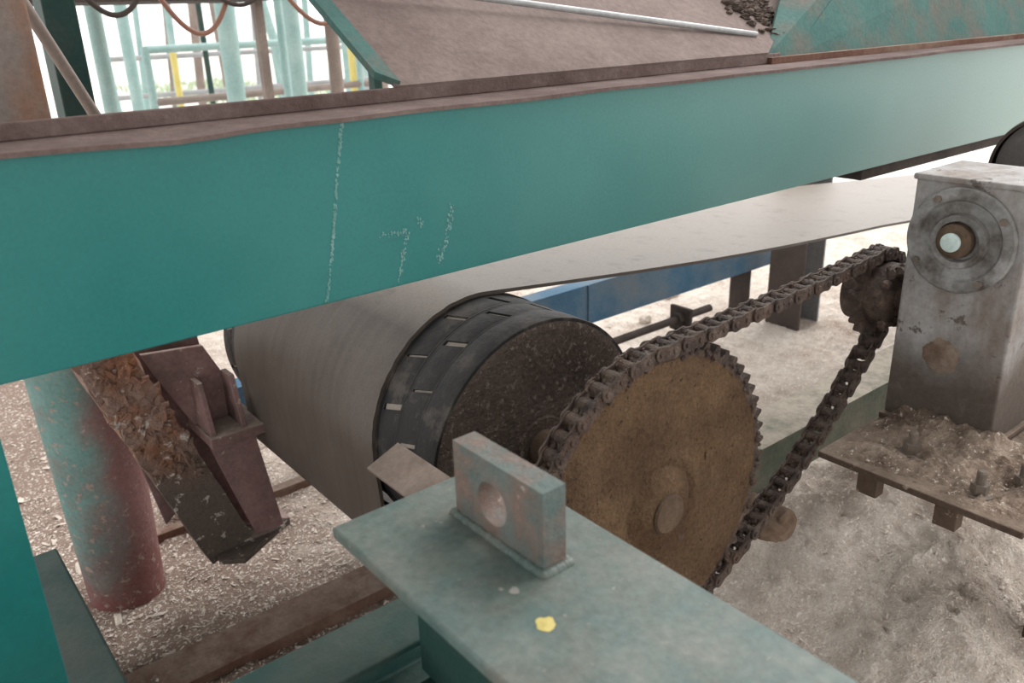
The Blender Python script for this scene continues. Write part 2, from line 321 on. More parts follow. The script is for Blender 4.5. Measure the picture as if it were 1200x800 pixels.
finish(bm,'debris_clump',M['clump'],smooth=True,kind='stuff',label='brown clump of debris caught in the chute corner',cat='debris')

# ------------------------------------------------------------------ drum pulley
DX,DD,DR=.962,.802,.258
dp=thing('drum_pulley','large conveyor drum pulley with black rubber lagging and rusty end','pulley',(DX,1.6,Z(DD)-DR))
C=(DX,0,Z(DD))
bm=NB(); b_lathe(bm,[(.225,1.135),(DR-.008,1.13),(DR-.002,1.136),(DR-.002,2.118),(DR-.006,2.124),(.225,2.12)],'Y',C,96)
finish(bm,'shell',M['drum'],parent=dp,smooth=True)
bm=NB(); b_lathe(bm,[(0,1.126),(.060,1.126),(.064,1.129),(.225,1.131),(.236,1.128),(.250,1.1265),(.256,1.129),(.2565,1.136)],'Y',C,96)
finish(bm,'end_disc',M['drumend'],parent=dp,smooth=True,label='dusty brown-grey end disc')
bm=NB(); b_lathe(bm,[(0,2.116),(.24,2.118),(.248,2.124)],'Y',C,64); finish(bm,'end_disc',M['drumend'],parent=dp,smooth=True)
def pad(bm,y0,y1,a0,a1,r0,r1,n=6,skew=0.0):
    P=[]
    for i in range(n+1):
        a=a0+(a1-a0)*i/n; ring=[]
        for r,y in ((r0,y0),(r1-.001,y0),(r1,y0+.002),(r1,y1-.002),(r1-.001,y1),(r0,y1)):
            aa=a+skew*((y-y0)/(y1-y0)-.5); ring.append(bm.verts.new((C[0]+r*math.cos(aa),y,C[2]+r*math.sin(aa))))
        P.append(ring)
    nn=6
    for A,B in zip(P,P[1:]):
        for k in range(nn): bm.faces.new((A[k],A[(k+1)%nn],B[(k+1)%nn],B[k]))
    bm.faces.new(P[0]); bm.faces.new(P[-1][::-1])
def lag(rows,label):
    bm=NB(); rs=random.Random(5)
    for (y0,y1,nn,ph,gap) in rows:
        if nn==1: pad(bm,y0,y1,ph,ph+2*math.pi,DR-.003,DR+.0040,110); continue
        w=2*math.pi/nn
        g=[rs.uniform(.45,1.25)*gap for _ in range(nn+1)]; g[nn]=g[0]
        for k in range(nn):
            pad(bm,y0+.002,y1-.002,ph+k*w+g[k]/2,ph+(k+1)*w-g[k+1]/2,DR-.003,DR+.0024,10,skew=.07)
        pad(bm,y0,y0+.008,0,2*math.pi,DR-.003,DR+.0026,110); pad(bm,y1-.008,y1,0,2*math.pi,DR-.003,DR+.0026,110)
    finish(bm,'lagging',M['lag'],parent=dp,smooth=True,label=label)
lag(((1.128,1.188,1,0,0),(1.188,1.256,15,0,.042),(1.256,1.324,15,.21,.042),(1.324,1.352,1,.5,0)),'worn black rubber lagging with dusty slots')
lag(((2.03,2.055,1,0,0),(2.055,2.118,15,0,.030)),'worn black rubber lagging with dusty slots')
bm=NB(); b_lathe(bm,[(0,.798),(.033,.798),(.036,.802),(.036,2.26),(0,2.26)],'Y',C,32); finish(bm,'shaft',M['hub'],parent=dp,smooth=True,label='rusty steel shaft')

# ------------------------------------------------------------------ belt
def tangent_pts(c1,r1,c2,r2,side):
    d=Vector(c2)-Vector(c1); L=d.length; th=math.atan2(d.y,d.x); al=math.asin((r1-r2)/L)
    n=Vector((math.cos(th+side*(math.pi/2-al)), math.sin(th+side*(math.pi/2-al))))
    return Vector(c1)+n*r1, Vector(c2)+n*r2
BR=DR+.008
c1=(DX,Z(DD)); phi=math.radians(5.0)
path=[]
xe=5.2; tl=(xe-DX)
for k in range(24,-1,-1):
    t=tl*k/24
    sag=-.014*math.sin(math.pi*min(1,t/1.6))
    path.append((DX+BR*math.sin(phi)+math.cos(phi)*t, c1[1]+BR*math.cos(phi)-math.sin(phi)*t+sag))
cs=(.750,Z(1.022)); rs_=.040; c2=(1.50,Z(1.37)); rr=.055
def arc(c,r,a0,a1,n):
    while a1<a0: a1+=2*math.pi
    for k in range(1,n+1):
        a=a0+(a1-a0)*k/n; path.append((c[0]+r*math.cos(a),c[1]+r*math.sin(a)))
    return a1
ang=lambda p,c: math.atan2(p.y-c[1],p.x-c[0])
p1,p2=tangent_pts(c1,BR,cs,rs_,-1); p3,p4=tangent_pts(cs,rs_,c2,rr,-1)
arc(c1,BR,math.pi/2-phi,ang(p1,c1),60)
path.append((p2.x,p2.y)); arc(cs,rs_,ang(p2,cs),ang(p3,cs),14)
path.append((p4.x,p4.y)); path.append((1.60,-0.10))
bm=NB(); prev=None; bt=.008; BY0,BY1=1.328,2.022
for i,(x,z) in enumerate(path):
    a=Vector(path[max(i-1,0)]); b=Vector(path[min(i+1,len(path)-1)]); t=(b-a).normalized(); nrm=Vector((t.y,-t.x))
    p=Vector((x,z)); wv=.003*noise.noise(Vector((i*.35,2,0)))
    ys=[BY0+wv,BY0+.01]+[BY0+(BY1-BY0)*j/8 for j in range(1,8)]+[BY1-.01,BY1]
    ring=[bm.verts.new((p.x+nrm.x*bt*.5,y,p.y+nrm.y*bt*.5)) for y in ys]+[bm.verts.new((p.x-nrm.x*bt*.5,y,p.y-nrm.y*bt*.5)) for y in ys[::-1]]
    if prev:
        for k in range(len(ring)): bm.faces.new((prev[k],prev[(k+1)%len(ring)],ring[(k+1)%len(ring)],ring[k]))
    else: bm.faces.new(ring)
    prev=ring
bm.faces.new(prev)
finish(bm,'conveyor_belt',M['belt'],smooth=True,label='worn grey-brown rubber conveyor belt wrapped around the drum',cat='conveyor belt')
def roller(c,r,lab):
    bm=NB(); b_lathe(bm,[(0,1.28),(.012,1.28),(.012,1.345),(r,1.345),(r,2.05),(.012,2.05),(.012,2.10),(0,2.10)],'Y',(c[0],0,c[1]),24)
    finish(bm,'return_roller',M['dark'],smooth=True,label=lab,cat='roller')
roller(c2,.048,'dark steel return roller carrying the belt near the ground')
roller(cs,.034,'slim dark snub roller pressing below the drum')

# ------------------------------------------------------------------ big sprocket
SY=.838; RP=.290; NT=59
sp=thing('sprocket_wheel','large dark rusty sprocket wheel caked with brown sawdust','sprocket',(DX,SY,Z(DD)-.30))
bm=NB(); pts=[]
rs=random.Random(9)
for k in range(NT):
    w=2*math.pi/NT; a=k*w; cl=rs.uniform(0,.006)
    for da,r in ((-.5,RP-.011+cl),(-.32,RP-.010+cl*.6),(-.15,RP+.006),(-.05,RP+.0085),(.06,RP+.008),(.16,RP+.005),(.32,RP-.010+cl*.6)):
        pts.append((C[0]+r*math.cos(a+da*w), C[2]+r*math.sin(a+da*w)))
b_hull_prism(bm,pts,'Y',SY-.010,SY+.010)
for k in range(120):
    a=rs.uniform(0,6.283); r=rs.uniform(RP-.022,RP-.003)
    lump(bm,(C[0]+r*math.cos(a),SY-.010,C[2]+r*math.sin(a)),rs.uniform(.004,.008),1,seed=k,sub=1)
finish(bm,'toothed_rim',M['chain'],parent=sp,bevel=0,label='dark greasy clogged toothed rim')
bm=NB(); prof=[(0,.826),(.035,.826),(.07,.826),(.084,.8255),(.088,.8235),(.100,.8235),(.106,.827),(.115,.827)]+[(.115+.118*k/14,.827) for k in range(1,15)]+[(.240,.8262),(.262,.8265),(.270,.8275),(.274,.832)]
nA=180; rings=[]
for r,a in prof:
    if r==0: rings.append([bm.verts.new((C[0],a,C[2]))]); continue
    ring=[]
    for i in range(nA):
        t=2*math.pi*i/nA; rr_=r+(.003*noise.noise(Vector((math.cos(t)*5,math.sin(t)*5,1))) if r>.26 else 0); x,z=C[0]+rr_*math.cos(t),C[2]+rr_*math.sin(t)
        ring.append(bm.verts.new((x,a-.0030*max(0,noise.noise(Vector((x*16,z*16,4))))-.0016*noise.noise(Vector((x*50,z*50,9))),z)))
    rings.append(ring)
for A,B in zip(rings,rings[1:]):
    for i in range(nA):
        j=(i+1)%nA
        if len(A)==1: bm.faces.new((A[0],B[j],B[i]))
        else: bm.faces.new((A[i],A[j],B[j],B[i]))
finish(bm,'disc',M['sprock'],parent=sp,smooth=True,label='brown sawdust-caked disc face')
bm=NB(); b_lathe(bm,[(0,.846),(.26,.846),(.268,.843)],'Y',C,64); b_lathe(bm,[(.0,.93),(.07,.93),(.07,.846)],'Y',C,40)
finish(bm,'back_disc',M['hub'],parent=sp,smooth=True)
bm=NB(); b_lathe(bm,[(.034,.805),(.046,.806),(.056,.810),(.066,.818),(.080,.826)],'Y',C,48)
finish(bm,'hub',M['sprock'],parent=sp,smooth=True,label='low dust-covered round hub boss')
bm=NB(); b_box(bm,C[0]+.118,C[0]+.140,.8225,.828,C[2]+.050,C[2]+.068); finish(bm,'cast_tab',M['sprock'],parent=sp,bevel=.002)

SX,SZ=1.635,Z(.566); NS=17; rp2=RP*NS/NT
ss=thing('drive_sprocket','small dark rusty drive sprocket on the gearbox shaft','sprocket',(SX,SY,SZ-.09))
bm=NB(); pts=[]
for k in range(NS):
    w=2*math.pi/NS; a=k*w
    for da,r in ((-.5,rp2-.014),(-.32,rp2-.013),(-.12,rp2+.010),(.12,rp2+.010),(.32,rp2-.013)):
        pts.append((SX+r*math.cos(a+da*w), SZ+r*math.sin(a+da*w)))
b_hull_prism(bm,pts,'Y',SY-.009,SY+.009); finish(bm,'toothed_rim',M['chain'],parent=ss)
bm=NB(); b_lathe(bm,[(0,.765),(.024,.765),(.024,.785),(.058,.79),(.066,.80),(.066,.88),(0,.88)],'Y',(SX,0,SZ),32)
for k in range(60):
    a=rs.uniform(0,6.28); r=rs.uniform(.02,.070); lump(bm,(SX+r*math.cos(a),rs.uniform(.785,.812),SZ+r*math.sin(a)),rs.uniform(.006,.012),1,seed=k,sub=2)
finish(bm,'hub',M['chain'],parent=ss,smooth=True,label='hub packed with greasy grime')

# ------------------------------------------------------------------ chain
def chain_path():
    c1v=(DX,Z(DD)); c2v=(SX,SZ)
    tA,tB=tangent_pts(c1v,RP,c2v,rp2,1); bA,bB=tangent_pts(c1v,RP,c2v,rp2,-1)
    at=math.atan2(tA.y-c1v[1],tA.x-c1v[0]); ab=math.atan2(bA.y-c1v[1],bA.x-c1v[0])-.12
    bA=Vector((c1v[0]+RP*math.cos(ab),c1v[1]+RP*math.sin(ab)))
    while ab<at: ab+=2*math.pi
    P=[]
    for k in range(200): a=at+(ab-at)*k/200; P.append(Vector((c1v[0]+RP*math.cos(a),c1v[1]+RP*math.sin(a))))
    for k in range(100):
        f=k/100; p=bA.lerp(bB,f); P.append(p+Vector((0.55,-1)).normalized()*0.036*math.sin(math.pi*f))
    a2=math.atan2(bB.y-c2v[1],bB.x-c2v[0]); a3=math.atan2(tB.y-c2v[1],tB.x-c2v[0])
    while a3<a2: a3+=2*math.pi
    for k in range(80): a=a2+(a3-a2)*k/80; P.append(Vector((c2v[0]+rp2*math.cos(a),c2v[1]+rp2*math.sin(a))))
    for k in range(100):
        f=k/100; p=tB.lerp(tA,f); P.append(p+Vector((0,-1))*0.006*math.sin(math.pi*f))
    return P
P=chain_path(); P.append(P[0]); cum=[0]
for a,b in zip(P,P[1:]): cum.append(cum[-1]+(b-a).length)
TL=cum[-1]; pitch=2*math.pi*RP/NT; NL=int(round(TL/pitch/2))*2; pitch=TL/NL
def at(s):
    s%=TL
    i=min(bisect.bisect_right(cum,s)-1,len(P)-2); f=(s-cum[i])/(cum[i+1]-cum[i]+1e-9); return P[i].lerp(P[i+1],f)
def link_mesh(name,yo,th,h,roller,seed):
    bm=NB(); out=[]
    hw=pitch/2
    for k in range(9): a=-math.pi/2+math.pi*k/8; out.append((hw+h*math.cos(a)*.9,h*math.sin(a)))
    out.append((0,h*.80))
    for k in range(9): a=math.pi/2+math.pi*k/8; out.append((-hw+h*math.cos(a)*.9,h*math.sin(a)))
    out.append((0,-h*.80))
    for s in (-1,1):
        b_hull_prism(bm,out,'Y',s*yo-th/2,s*yo+th/2)
    for x in (-hw,hw):
        if roller: b_lathe(bm,[(.0,-yo),(.0108,-yo),(.0108,yo),(0,yo)],'Y',(x,0,0),14)
        else: b_lathe(bm,[(.0,-yo-.0045),(.0045,-yo-.0045),(.0055,-yo-.003),(.0055,yo+.003),(.0045,yo+.0045),(0,yo+.0045)],'Y',(x,0,0),10)
    rs=random.Random(seed)
    for q in range(12):
        s=rs.choice((-1,1)); lump(bm,(rs.uniform(-hw,hw),s*(yo+rs.uniform(-.005,.001)),rs.uniform(-h,h)*.8),rs.uniform(.0022,.0042),1,seed=q+seed,sub=1)
    for q in range(7): lump(bm,(rs.uniform(-hw*.8,hw*.8),rs.uniform(-yo*.8,yo*.8),rs.uniform(-.003,.003)),rs.uniform(.0078,.0098),.85,seed=q+seed+20,sub=1)
    bmesh.ops.recalc_face_normals(bm,faces=bm.faces)
    me=bpy.data.meshes.new(name); bm.to_mesh(me); bm.free(); me.materials.append(M['chain']); return me
mo=[link_mesh('outer_link',.0185,.0038,.0134,False,s) for s in (1,2,3,11)]; mi=[link_mesh('inner_link',.0140,.0038,.0128,True,s) for s in (4,5,6,12)]
cn=thing('roller_chain','heavy greasy rusty roller chain looped over the two sprockets','chain',(DX,SY,Z(DD)-.31))
random.seed(77)
for k in range(NL):
    a=at(k*pitch); b=at((k+1)*pitch); mid=(a+b)/2; t=(b-a)
    ob=bpy.data.objects.new('link',random.choice(mo if k%2 else mi)); COL.objects.link(ob); ob.parent=cn
    ob.location=Vector((mid.x,SY,mid.y))-cn.location
    ob.rotation_euler=(random.uniform(-.03,.03),-math.atan2(t.y,t.x),random.uniform(-.03,.03))

# ------------------------------------------------------------------ support frame & bearing
sf=thing('olive_channel_stand','dusty olive green steel channel on dark legs carrying the drum bearing','steel frame',(1.5,.985,-.02))
bm=NB(); b_hull_prism(bm,[(.925,Z(1.0)),(1.045,Z(1.0)),(1.045,Z(.99)),(.935,Z(.99)),(.935,Z(.902)),(1.045,Z(.902)),(1.045,Z(.892)),(.925,Z(.892))],'X',.56,2.6)
finish(bm,'channel',M['olive'],parent=sf,bevel=.002)
for x in (.62,2.35):
    bm=NB(); b_box(bm,x,x+.1,.94,1.04,-.02,Z(1.0)); b_box(bm,x-.02,x+.12,.92,1.05,-.02,.04); finish(bm,'leg',M['greendk'],parent=sf,bevel=.003,label='dark green leg')
bm=NB(); b_box(bm,1.14,1.42,.90,.97,Z(1.03),Z(1.0)); finish(bm,'packing_plate',M['olive'],parent=sf,bevel=.003)
bm=NB(); lump(bm,(1.36,.86,Z(1.02)),.045,.85,seed=3,sub=3,amp=.18); b_lathe(bm,[(0,.82),(.030,.822),(.036,.83),(.036,.925),(0,.925)],'Y',(1.37,0,Z(1.02)),28)
finish(bm,'dust_lump',M['port'],parent=sf,smooth=True,label='rounded rust-brown lump caked with sawdust')
bm=NB(); b_hull_prism(bm,[(.585,Z(.716)),(.650,Z(.690)),(.653,Z(.697)),(.588,Z(.723))],'Y',.90,1.15)
b_box(bm,.59,.60,.93,.945,Z(.892),Z(.72))
finish(bm,'flat_bracket',M['tab'],parent=sf,bevel=.0012,label='thin worn brown flat bar')
pb_=thing('bearing_block','dark pillow block bearing around the drum shaft','bearing',(DX,.985,Z(.892)))
bm=NB(); b_hull_prism(bm,[(DX-.12,Z(.892)),(DX+.12,Z(.892)),(DX+.12,Z(.872)),(DX+.075,Z(.862))]+[(DX+.07*math.cos(a),Z(DD)+.07*math.sin(a)) for a in [math.pi*k/12 for k in range(13)]]+[(DX-.075,Z(.862)),(DX-.12,Z(.872))],'Y',.95,1.02)
finish(bm,'housing',M['dark'],parent=pb_,bevel=.003)
for sx in (-.1,.1):
    bm=NB(); b_hex(bm,(DX+sx,.985,Z(.873)),'Z',.012,.014); finish(bm,'bolt',M['bolt'],parent=pb_)

# ------------------------------------------------------------------ foreground I-beam and lug
ib=thing('i_beam','grey-green painted steel I-beam end with dusty top flange','steel beam',(.441,.1,-.02))
bm=NB(); b_box(bm,.330,.552,-.60,.747,Z(.534),Z(.520)); finish(bm,'top_flange',M['plate'],parent=ib,bevel=.003)
bm=NB(); b_box(bm,.434,.448,-.60,.757,Z(.786),Z(.534)); finish(bm,'web',M['greendk'],parent=ib)
bm=NB(); b_box(bm,.375,.507,-.60,.740,Z(.80),Z(.786)); finish(bm,'bottom_flange',M['greendk'],parent=ib,bevel=.003)
random.seed(3)
def blob(bm,x,y,r,h=.001,n=22):
    vs=[]; c=bm.verts.new((x,y,Z(.520)+h)); s=random.uniform(0,9)
    for i in range(n):
        a=2*math.pi*i/n; q=r*(1+.35*noise.noise(Vector((math.cos(a)*1.3,math.sin(a)*1.3,s)))); vs.append(bm.verts.new((x+q*math.cos(a),y+q*math.sin(a),Z(.520)+h*.4)))
    for i in range(n): bm.faces.new((c,vs[i],vs[(i+1)%n]))
bm=NB(); blob(bm,.404,.474,.0095); finish(bm,'paint_spot',M['yellow'],parent=ib,label='small yellow paint spot',recalc=False)
for x,y,r,h in ((.445,.30,.004,.001),(.412,.530,.0055,.001),(.404,.540,.0025,.001)):
    bm=NB(); blob(bm,x,y,r,h); finish(bm,'dried_splash',M['splash'],parent=ib,label='pale dried splash',recalc=False)
bm=NB(); b_box(bm,.38,.50,.05,.20,-.02,Z(.80)); finish(bm,'leg',M['greendk'],parent=ib,bevel=.004)
lg=thing('lifting_lug','thick worn steel lug plate with round hole welded upright','lifting lug',(.465,.603,Z(.520)))
bm=NB(); y0,y1,zb,zt=.530,.678,Z(.520),Z(.428); hy,hz,hr=.612,Z(.478),.0245; n=40
xs=(.450,.480)
def sq(a):
    cx,cz=math.cos(a),math.sin(a); t=[]
    if cx>1e-6: t.append((y1-hy)/cx)
    if cx<-1e-6: t.append((y0-hy)/cx)
    if cz>1e-6: t.append((zt-hz)/cz)
    if cz<-1e-6: t.append((zb-hz)/cz)
    r=min(t); return (hy+r*cx,hz+r*cz)
angs=sorted([2*math.pi*k/n for k in range(n)]+[math.atan2(z-hz,y-hy)%(2*math.pi) for y in (y0,y1) for z in (zb,zt)])
I=[[],[]];O=[[],[]]
for s in (0,1):
    for a in angs:
        I[s].append(bm.verts.new((xs[s],hy+hr*math.cos(a),hz+hr*math.sin(a)))); q=sq(a); O[s].append(bm.verts.new((xs[s],q[0],q[1])))
nn=len(angs)
for i in range(nn):
    j=(i+1)%nn
    for s in (0,1): bm.faces.new((I[s][i],I[s][j],O[s][j],O[s][i]))
    bm.faces.new((I[0][i],I[0][j],I[1][j],I[1][i])); bm.faces.new((O[0][i],O[0][j],O[1][j],O[1][i]))
finish(bm,'plate',M['lug'],parent=lg,bevel=.0026)
bm=NB(); pts=[(.449,.528,Z(.5205)),(.481,.528,Z(.5205)),(.481,.680,Z(.5205)),(.449,.680,Z(.5205)),(.449,.528,Z(.5205))]
for a,b in zip(pts,pts[1:]):
    nn=26
    for k in range(nn):
        p=Vector(a).lerp(Vector(b),k/nn); bmesh.ops.create_icosphere(bm,subdivisions=2,radius=random.uniform(.0055,.0072),matrix=Matrix.Translation(p))
finish(bm,'weld_bead',M['plate'],parent=lg,smooth=True)
bm=NB(); b_hull_prism(bm,[(.758,Z(.86)),(.848,Z(.86)),(.848,Z(.74)),(.758,Z(.74)),(.758,Z(.75)),(.838,Z(.75)),(.838,Z(.85)),(.758,Z(.85))],'X',-.6,.50)
b_box(bm,-.5,-.42,.765,.84,-.02,Z(.86))
finish(bm,'cross_channel',M['greendk'],label='dark green steel cross channel beside the beam end',cat='steel channel',bevel=.003)

# ------------------------------------------------------------------ gearbox
gb=thing('gearbox','chipped white worm gearbox housing with round bearing flange','gearbox',(1.72,.67,Z(.81)))
gx0,gx1,gy0,gy1=1.585,1.76,.552,.762
bm=NB(); b_hull_prism(bm,[(gx0,Z(.80)),(gx0,Z(.315)),(gx0+.006,Z(.308)),(gx1,Z(.308)),(gx1,Z(.80))],'Y',gy0,gy1); finish(bm,'body',M['gear'],parent=gb,bevel=.010)
bm=NB(); b_box(bm,gx0-.014,gx1+.02,gy0-.010,gy1+.004,Z(.811),Z(.797)); finish(bm,'foot_flange',M['base'],parent=gb,bevel=.004)
bm=NB(); b_box(bm,gx0-.005,gx1+.008,gy0-.005,gy1+.005,Z(.316),Z(.304)); finish(bm,'lid',M['gear'],parent=gb,bevel=.004)
fy,fz=.664,Z(.417); q=1.13
bm=NB(); b_lathe(bm,[(.087*q,gx0+.002),(.087*q,gx0-.007),(.084*q,gx0-.010),(.068*q,gx0-.011),(.064*q,gx0-.005),(.046*q,gx0-.005),(.043*q,gx0-.016),(.034*q,gx0-.016),(.031*q,gx0-.004),(0,gx0-.004)],'X',(0,fy,fz),64)
finish(bm,'bearing_flange',M['gearfl'],parent=gb,smooth=True,label='round grey bearing flange')
for k in range(4):
    a=math.pi/4+k*math.pi/2+.2
    bm=NB(); b_hex(bm,(gx0-.016,fy+.086*math.cos(a),fz+.086*math.sin(a)),'X',.007,.007); finish(bm,'bolt',M['bolt'],parent=gb)
bm=NB(); b_lathe(bm,[(0,gx0-.026),(.024,gx0-.026),(.027,gx0-.022),(.032,gx0-.018),(.034,gx0-.004)],'X',(0,fy+.006,fz),32); finish(bm,'shaft_collar',M['hub'],parent=gb,smooth=True,label='rusty shaft collar')
bm=NB(); b_lathe(bm,[(0,gx0-.034),(.013,gx0-.034),(.0175,gx0-.031),(.0175,gx0-.025)],'X',(0,fy+.006,fz),32); finish(bm,'shaft_end',M['white'],parent=gb,smooth=True,label='pale shaft end')
bm=NB(); n_=56; cv=bm.verts.new((gx0-.0022,.666,Z(.648))); R1=[];R2=[]
for k in range(n_):
    a=2*math.pi*k/n_; v=.036*(1+.22*noise.noise(Vector((math.cos(a)*2.2,math.sin(a)*2.2,3)))+.08*noise.noise(Vector((math.cos(a)*9,math.sin(a)*9,3))))
    R1.append(bm.verts.new((gx0-.0024,.666+v*.85*math.cos(a),Z(.648)+v*.85*math.sin(a)))); R2.append(bm.verts.new((gx0+.0005,.666+v*math.cos(a),Z(.648)+v*math.sin(a))))
for k in range(n_):
    j=(k+1)%n_; bm.faces.new((cv,R1[k],R1[j])); bm.faces.new((R1[k],R1[j],R2[j],R2[k]))
finish(bm,'rust_patch',M['smear'],parent=gb,smooth=True,label='round caked rust stain')
bm=NB(); b_lathe(bm,[(.055,gy1-.002),(.055,gy1+.003),(.03,gy1+.004),(0,gy1+.004)],'Y',(SX+.02,0,SZ),32); finish(bm,'output_boss',M['gearfl'],parent=gb,smooth=True)
mt_=thing('electric_motor','dark round electric motor behind the gearbox','motor',(2.3,.77,Z(.81)))
MY,MZ=.742,Z(.380)
bm=NB(); b_lathe(bm,[(.120,2.150),(.127,2.150),(.131,2.165),(.131,2.20),(.118,2.21),(.118,2.48),(.10,2.50),(0,2.50)],'X',(0,MY,MZ),56); finish(bm,'housing',M['dark'],parent=mt_,smooth=True)
bm=NB(); b_lathe(bm,[(0,2.165),(.05,2.165),(.052,2.17),(.121,2.175)],'X',(0,MY,MZ),56); finish(bm,'end_cap',M['motorface'],parent=mt_,smooth=True,label='dusty grey end cap')
bm=NB(); b_hull_prism(bm,[(MY-.08,Z(.81)),(MY+.08,Z(.81)),(MY+.06,Z(.46)),(MY-.06,Z(.46))],'X',2.22,2.46); finish(bm,'pedestal',M['base'],parent=mt_,bevel=.004)
bm=NB(); b_lathe(bm,[(0,1.775),(.03,1.775),(.03,2.17),(0,2.17)],'X',(0,.70,Z(.40)),20); finish(bm,'coupling_shaft',M['dark'],parent=mt_,smooth=True)
bp_=thing('drive_bedplate','rusty dust-covered steel bedplate on legs with bolts','bedplate',(1.95,.58,-.02))
bm=NB(); b_box(bm,1.355,2.60,.395,.768,Z(.825),Z(.811)); b_box(bm,2.10,2.60,.768,.86,Z(.825),Z(.811))
finish(bm,'top_plate',M['base'],parent=bp_,bevel=.003)
for x,y in ((1.357,.665),(1.357,.52)):
    bm=NB(); b_box(bm,x+.002,x+.03,y-.020,y+.020,Z(.865),Z(.825)); finish(bm,'angle_cleat',M['base'],parent=bp_,bevel=.002)
bm=NB(); b_box(bm,1.50,2.55,.42,.50,Z(.90),Z(.825)); finish(bm,'stringer',M['base'],parent=bp_,bevel=.003)
def bolt(x,y,zb,r=.012,rx=0):
    bm=NB(); b_lathe(bm,[(0,zb),(r*1.5,zb),(r*1.5,zb+.003),(0,zb+.003)],'Z',(x,y,0),20); b_hex(bm,(x,y,zb+.003),'Z',r,.020)
    b_lathe(bm,[(0,zb+.023),(r*.55,zb+.023),(r*.55,zb+.044),(r*.4,zb+.047),(0,zb+.047)],'Z',(x,y,0),12); finish(bm,'bolt',M['bolt'],parent=bp_)
for x,y in ((1.475,.645),(1.42,.495),(1.50,.455)): bolt(x,y,Z(.811),.0155)
for x in (1.85,2.45):
    bm=NB(); b_box(bm,x,x+.1,.42,.50,-.02,Z(.90)); finish(bm,'leg',M['base'],parent=bp_,bevel=.003)
bm=NB(); gr=[]
for j in range(81):
    row=[]
    for i in range(71):
        x=1.36+.235*i/70; y=.40+.365*j/80
        e=min((x-1.36)/.04,1,(y-.40)/.04,(.765-y)/.04); e=max(0,min(1,e))
        h=.012*e*(1.0+1.3*noise.noise(Vector((x*14,y*14,2)))+.8*noise.noise(Vector((x*45,y*45,2)))+.5*noise.noise(Vector((x*110,y*110,2))))+.040*e*max(0,(x-1.47)/.12)*math.exp(-((y-.62)/.15)**2)
        row.append(bm.verts.new((x,y,Z(.811)-.004+h)))
    gr.append(row)
for j in range(80):
    for i in range(70): bm.faces.new((gr[j][i],gr[j][i+1],gr[j+1][i+1],gr[j+1][i]))
finish(bm,'sawdust_heap',M['dust2'],smooth=True,kind='stuff',label='thin oily sawdust heap on the bedplate',cat='sawdust')

# ------------------------------------------------------------------ far-side frame at the drum
bm=NB(); b_lathe(bm,[(0,-.03),(.100,-.03),(.100,.02),(.130,Z(.42)),(0,Z(.42))],'Z',(.365,2.26,0),40)
finish(bm,'pipe_post',M['post'],smooth=True,label='thick round post with teal paint fading to pink rust',cat='post')
br=thing('bearing_bracket','pink primed steel bracket with crusted angle arm fixed on the post','steel bracket',(.55,2.06,Z(1.36)))
random.seed(21)
def arm(bm,p0,p1,w,dy,th):
    p0=Vector(p0);p1=Vector(p1); t=(p1-p0).normalized(); s=Vector((0,1,0)); nrm=t.cross(s).normalized()
    prof=[(-w/2,0),(w/2,0),(w/2,th),(-w/2+th,th),(-w/2+th,dy),(-w/2,dy)]
    n=18; rings=[]
    for i in range(n+1):
        p=p0.lerp(p1,i/n); j=.005 if i<10 else .0015
        rings.append([bm.verts.new(p+nrm*a+s*b+Vector((random.uniform(-j,j),random.uniform(-j,j),random.uniform(-j,j)))) for a,b in prof])
    for A,B in zip(rings,rings[1:]):
        for k in range(6): bm.faces.new((A[k],A[(k+1)%6],B[(k+1)%6],B[k]))
    bm.faces.new(rings[0]); bm.faces.new(rings[-1][::-1])
arm(bm:=NB(),(.375,2.0,Z(.70)),(.595,2.0,Z(1.335)),.125,.09,.010)
finish(bm,'angle_arm',M['crust'],parent=br,label='angle iron arm crusted with orange and white deposits',bevel=.002)
bm=NB()
for k in range(220):
    f=random.uniform(0,.58); p=Vector((.375,1.997,Z(.70))).lerp(Vector((.595,1.997,Z(1.335))),f)+Vector((random.uniform(-.054,.054),random.uniform(-.004,.003),random.gauss(0,.012)))
    s=random.uniform(.006,.024)*(1-f*.4); flake(bm,p,s,random.uniform(.0015,.0045),s*random.uniform(.7,1.8),k)
finish(bm,'flaking_crust',M['crust'],parent=br,kind='stuff',label='flaking orange and pink rust crust')
bm=NB(); b_hull_prism(bm,[(.45,Z(.72)),(.625,Z(.735)),(.645,Z(.93)),(.70,Z(1.15)),(.765,Z(1.335)),(.60,Z(1.335)),(.53,Z(1.0))],'Y',2.085,2.095); finish(bm,'gusset_plate',M['pink'],parent=br,bevel=.002)
bm=NB(); b_box(bm,.565,.710,1.92,2.09,Z(.988),Z(.960)); finish(bm,'shelf_plate',M['pink'],parent=br,bevel=.003)
bm=NB(); b_hull_prism(bm,[(.47,Z(.74)),(.618,Z(.755)),(.665,Z(.86)),(.665,Z(.960)),(.565,Z(.960)),(.50,Z(.82))],'Y',2.03,2.045); finish(bm,'web_plate',M['pink'],parent=br,bevel=.002)
for x in (.572,.652):
    bm=NB(); b_hull_prism(bm,[(1.935,Z(.960)),(2.03,Z(.960)),(2.03,Z(.83)),(1.975,Z(.83))],'X',x,x+.014); finish(bm,'side_gusset',M['pink'],parent=br,bevel=.002)
bm=NB(); b_hull_prism(bm,[(.575,Z(.988)),(.70,Z(.988)),(.745,Z(1.32)),(.665,Z(1.32))],'Y',2.0,2.01); finish(bm,'rib_plate',M['pink'],parent=br,bevel=.002)
bm=NB(); b_hull_prism(bm,[(.545,1.97),(.60,1.93),(.775,2.03),(.72,2.11),(.58,2.11)],'Z',Z(1.345),Z(1.330)); finish(bm,'foot_plate',M['crust'],parent=br,bevel=.002)
